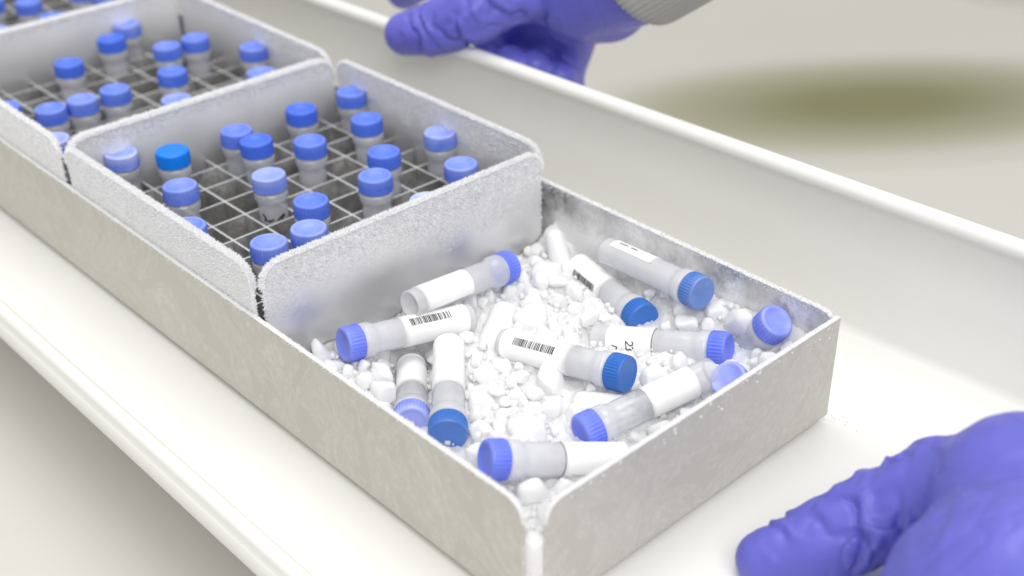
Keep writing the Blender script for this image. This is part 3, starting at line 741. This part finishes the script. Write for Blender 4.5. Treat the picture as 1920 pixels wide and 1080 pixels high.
pellet('tapered frosted stub of ice standing upright in the rear corner of the rack', (6.25, -9.75, -1.6), (6.40, -9.02, -0.16), 0.34, 0.62)
pellet('smooth cylindrical dry ice pellet lying in front of the central dark capped vial', (2.15, -13.95, -1.0), (2.85, -15.0, -0.95), 0.36)
pellet('long frosted white pellet between the barcoded vials', (3.75, -10.1, -0.98), (2.15, -11.3, -0.98), 0.36)
put(6.62, -15.0, -0.35, 0.42, 'round dry ice nugget beside the blue cap along the right wall', None, NM[0], None, (0.46, 0.40, 0.38))
put(4.75, -16.15, -0.25, 0.3, 'snowball like dry ice lump at the tail of the slanting vial', None, NM[4], None, (0.36, 0.34, 0.34))
put(-1.35, -9.15, -0.62, 0.3, 'dry ice lump by the left wall below the violet cap', None, NM[5], None, (0.40, 0.28, 0.30))
def proj2(p):
    d = p - CAM; z = d @ cf; return np.array([d @ cx, d @ cu]) / z * 28.5, z
MARKS = ['back wall vial', 'left barcoded vial', 'rear corner barcoded vial', 'central barcoded vial', 'handwritten label vial', 'right wall vial', 'slanting front vial',
         'front corner vial', 'dark capped left wall vial', 'pale capped sunken vial', 'front right corner cap', 'cap over the front wall']
def nugget_label(p, q2, r):
    best = None
    for k, (c_, t_) in enumerate(lying[:12]):
        a2 = proj2(c_)[0]; b2 = proj2(t_)[0]
        if k > 9: b2 = a2 + (b2 - a2) * 0.2
        d2 = b2 - a2; tt = max(0, min(1, (q2 - a2) @ d2 / (d2 @ d2))); v_ = q2 - a2 - tt * d2; dd = np.linalg.norm(v_)
        if best is None or dd < best[0]: best = (dd, k, v_, tt)
    dd, k, v_, tt = best
    side = ('right of' if v_[0] > 0 else 'left of') if abs(v_[0]) > abs(v_[1]) else ('above' if v_[1] > 0 else 'below')
    size = 'small' if r < 0.23 else ('large' if r > 0.33 else 'medium')
    end = 'the cap of the' if tt < 0.25 and k < 10 else ('the tail of the' if tt > 0.75 and k < 10 else 'the')
    return '%s dry ice nugget %s %s %s' % (size, side, end, MARKS[k])
count = 0; tries = 0
while count < 230 and tries < 60000:
    tries += 1
    x = random.uniform(X0 + 0.2, X1 - 0.2); y = random.uniform(Y0 + 0.2, Y1 - 0.22)
    if (x + 1.7) ** 2 + (y + 16.8) ** 2 < 1.3: continue
    r = random.choice([0.2, 0.25, 0.3, 0.34, 0.38, 0.42] if tries < 7000 else [0.14, 0.18, 0.23]) * random.uniform(0.9, 1.15)
    
    z = ice_h(x, y) + random.uniform(-0.08, 0.18) + (0.04 if r > 0.28 else 0.0)
    if z + r > -0.2: continue
    if min(x - X0, X1 - x, y - Y0, Y1 - y) < r * 1.02: continue
    p = np.array([x, y, z]); ok = True
    for c_, t_ in lying:
        if seg_dist(p, c_, t_) < 0.40 + r * 0.75: ok = False; break
    if not ok: continue
    q2, dp = proj2(p)
    for c_, t_ in lying[:10]:
        a2, da = proj2(c_); b2, db = proj2(t_); d2 = b2 - a2; tt = max(0, min(1, (q2 - a2) @ d2 / (d2 @ d2)))
        if dp < da + (db - da) * tt and np.linalg.norm(q2 - a2 - tt * d2) < (0.30 + 0.5 * r): ok = False; break
    if not ok: continue
    for (a, b_, c_, q) in placed:
        if (a - x) ** 2 + (b_ - y) ** 2 + (c_ - z) ** 2 < ((q + r) * 0.80) ** 2: ok = False; break
    if not ok: continue
    put(x, y, z, r, nugget_label(p, q2, r)); count += 1
print('nuggets', count, 'tries', tries)

# frost knocked off the rack onto the tray floor by its front right corner
V = []; F = []
for k in range(130):
    a = random.uniform(-1.2, 1.9); d = abs(random.gauss(0, 0.22)) + 0.05; x = xr + d * math.cos(a); y = yf + 0.15 + d * math.sin(a) * 1.6; r = random.uniform(0.012, 0.045); k0 = len(V)
    for c in ((1, 0, 0), (0, 1, 0), (-1, 0, 0), (0, -1, 0), (0, 0, 1.1)): V.append((x + c[0] * r * random.uniform(0.6, 1.2), y + c[1] * r * random.uniform(0.6, 1.2), zb + 0.002 + c[2] * r))
    F += [(k0, k0 + 1, k0 + 4), (k0 + 1, k0 + 2, k0 + 4), (k0 + 2, k0 + 3, k0 + 4), (k0 + 3, k0, k0 + 4)]
o = obj('spilled_frost', mesh_np('spilled_frost', V, F, 'frost')); o['kind'] = 'stuff'; tag(o, 'scatter of spilled frost on the tray by the rack front right corner', 'frost')

# ------------------------------------------------------------------ gloved hands
def tube_chain(bm, chain, seg=20):
    """one closed tapered limb along joints [(pos, r)]"""
    for (p0, r0), (p1, r1) in zip(chain[:-1], chain[1:]):
        p0 = Vector(p0); p1 = Vector(p1); d = p1 - p0
        mat = Matrix.Translation((p0 + p1) / 2) @ d.to_track_quat('Z', 'Y').to_matrix().to_4x4()
        bmesh.ops.create_cone(bm, cap_ends=True, segments=seg, radius1=r0, radius2=r1, depth=d.length, matrix=mat)
    for p, r in chain: bmesh.ops.create_icosphere(bm, subdivisions=3, radius=r, matrix=Matrix.Translation(Vector(p)))
def glove_mesh(name, chains, voxel, smooth_it, wrinkle):
    bm = bmesh.new()
    for c in chains: tube_chain(bm, c)
    me = bpy.data.meshes.new('tmp'); bm.to_mesh(me); bm.free()
    o = link(bpy.data.objects.new('tmp', me))
    r = o.modifiers.new('r', 'REMESH'); r.mode = 'VOXEL'; r.voxel_size = voxel
    s = o.modifiers.new('s', 'SMOOTH'); s.factor = 0.5; s.iterations = smooth_it
    dg = bpy.context.evaluated_depsgraph_get(); me2 = bpy.data.meshes.new_from_object(o.evaluated_get(dg))
    bpy.data.objects.remove(o); bpy.data.meshes.remove(me)
    n = len(me2.vertices); co = np.empty(n * 3, np.float32); me2.vertices.foreach_get('co', co); co = co.reshape(-1, 3).astype(float)
    nr = np.empty(n * 3, np.float32); me2.vertices.foreach_get('normal', nr); nr = nr.reshape(-1, 3)
    disp = np.zeros(n)
    for (a, b_, amp, freq, w, ph) in wrinkle:
        a = np.array(a, float); b_ = np.array(b_, float); ax = b_ - a; ln = np.linalg.norm(ax); ax /= ln
        t = (co - a) @ ax; rad_ = np.linalg.norm(co - a - t[:, None] * ax, axis=1)
        mask = np.clip(t / 0.5, 0, 1) * np.clip((ln - t) / 0.5, 0, 1) * np.clip((w - rad_) / 0.4, 0, 1)
        idx = np.nonzero(mask > 0.001)[0]
        for i in idx:
            c = co[i]; q = t[i] * freq + 1.1 * noise.noise((c[0] * 0.8 + ph, c[1] * 0.8, c[2] * 0.8)) + 0.45 * noise.noise((c[0] * 2 + ph, c[1] * 2, c[2] * 2))
            fr_ = q - math.floor(q); v_ = math.exp(-((fr_ - 0.5) / 0.13) ** 2); rg = math.exp(-((fr_ - 0.78) / 0.16) ** 2)
            m2_ = max(0, min(1, 0.45 + 1.9 * noise.noise((c[0] * 0.75, c[1] * 0.75 + ph, c[2] * 0.75 + 3 * math.floor(q)))))
            disp[i] += amp * mask[i] * m2_ * (0.6 * rg - v_)
    for i in range(n):
        c = co[i]; disp[i] += 0.03 * noise.noise((c[0] * 0.7, c[1] * 0.7, c[2] * 0.7))
    co = co + nr * disp[:, None]
    me2.vertices.foreach_set('co', (co * S).astype(np.float32).ravel()); me2.update()
    me2.materials.clear(); me2.materials.append(MAT['nitrile']); me2.name = name
    me2.polygons.foreach_set('use_smooth', [True] * len(me2.polygons))
    return me2
def D_(u, v, dep):   # a joint at picture direction (u, v) and distance dep along the view axis, in cell units
    return tuple(CAM + (cx * (u - 960) / 2391 - cu * (v - 540) / 2391 + cf) * dep)

# near hand: thumb on the tray floor, palm and fingers round the tray's front end
th_c = [(D_(1432, 1048, 25.0), 0.58), (D_(1530, 1024, 24.8), 0.80), (D_(1650, 968, 24.5), 0.92), (D_(1755, 918, 24.0), 0.98), (D_(1880, 930, 23.0), 1.3)]
palm = [(D_(1940, 975, 22.4), 1.8), (D_(1965, 1215, 20.8), 2.85), (D_(2120, 1330, 20.4), 2.6)]
palm2 = [(D_(1925, 955, 22.6), 1.75), (D_(2080, 1000, 22.0), 1.9), (D_(2200, 1240, 20.8), 1.8)]
kn = [np.array(D_(1840 + 95 * k, 1300 - 70 * k, 22.6)) for k in range(4)]
fingers = []
for k in range(4):
    b0 = kn[k]; b1 = np.array([b0[0] + 0.3, -23.3, -4.4]); b2 = np.array([b0[0] + 0.5, -21.5, -4.25]); b3_ = np.array([b0[0] + 0.6, -20.2, -3.95])
    fingers.append([(tuple(b0), 0.95), (tuple(b1), 0.78), (tuple(b2), 0.68), (tuple(b3_), 0.58)])
wr = [(D_(2120, 1150, 21.2), 1.9), (D_(2420, 1420, 19.0), 1.7)]
g = glove_mesh('glove', [th_c, palm, palm2, wr] + fingers, 0.08, 7, [(th_c[0][0], th_c[3][0], 0.13, 1.2, 1.45, 0.0), (th_c[1][0], th_c[4][0], 0.13, 0.8, 1.6, 5.0), (palm[0][0], palm[1][0], 0.06, 0.5, 3.6, 9.0)])
hand = tag(obj('gloved_hand', g), 'near hand in violet blue glove, thumb laid on the tray at bottom right', 'hand')

# far hand: thumb over the far rim, fingers curled against the outside
tc_ = [(D_(762, 64, 39.6), 0.70), (D_(820, 52, 39.0), 0.86), (D_(890, 22, 38.4), 0.95), (D_(950, -15, 38.3), 1.05), (D_(1040, -50, 38.8), 1.4)]
pm = [(D_(1045, -35, 38.8), 1.45), (D_(1080, 20, 39.4), 1.1), (D_(1140, 0, 38.4), 1.3)]
wr = [(D_(1100, -30, 38.3), 1.7), (D_(1200, -55, 36.6), 1.55), (D_(1330, -140, 34.6), 1.6)]
ix = [(D_(930, -70, 40.6), 1.1), (D_(800, -60, 42.5), 0.85), (D_(760, -20, 44.0), 0.7)]
fs = []
for k, (u, v) in enumerate(((905, 108), (958, 116), (1003, 120), (1050, 140))):
    fs.append([(D_(1000 + 28 * k, -10 + 18 * k, 40.0), 0.9 - 0.05 * k), (D_(960 + 32 * k, 75 + 22 * k, 42.2), 0.70), (D_(u + 10, v + 22, 41.6), 0.66), (D_(u, v + 4, 40.2), 0.60 - 0.03 * k)])
g = glove_mesh('glove', [tc_, pm, wr, ix] + fs, 0.09, 8, [(tc_[0][0], tc_[3][0], 0.13, 1.3, 1.6, 2.0), (tc_[1][0], tc_[4][0], 0.13, 0.9, 2.0, 8.0)])
hand2 = thing('gloved_hand', 'far hand in violet blue glove gripping the far rim of the tray', 'hand', D_(1045, -35, 38.6))
o = obj('glove', g, hand2); o.location = -hand2.location
# ribbed knit cuff
a = np.array(D_(1196, -62, 36.7)); b_ = np.array(D_(1330, -150, 34.6)); ax = (b_ - a); ln = np.linalg.norm(ax) * 2
pr = [(1.62, 0.15), (1.66, 0.02), (1.75, 0.0), (1.83, 0.08), (1.86, 0.4), (1.9, ln * 0.5), (2.1, ln), (1.9, ln)]
V, F = lathe(pr, 240, lambda rr, z, an: rr + 0.03 * math.cos(an * 60)); F = F[:-2]
o = obj('knit_cuff', mesh_np('knit_cuff', V, F, 'knit_cuff', True), hand2); place(o, a, ax, (0, 0, 1))
mw = o.matrix_world.copy(); o.matrix_parent_inverse = Matrix.Translation(-hand2.location)
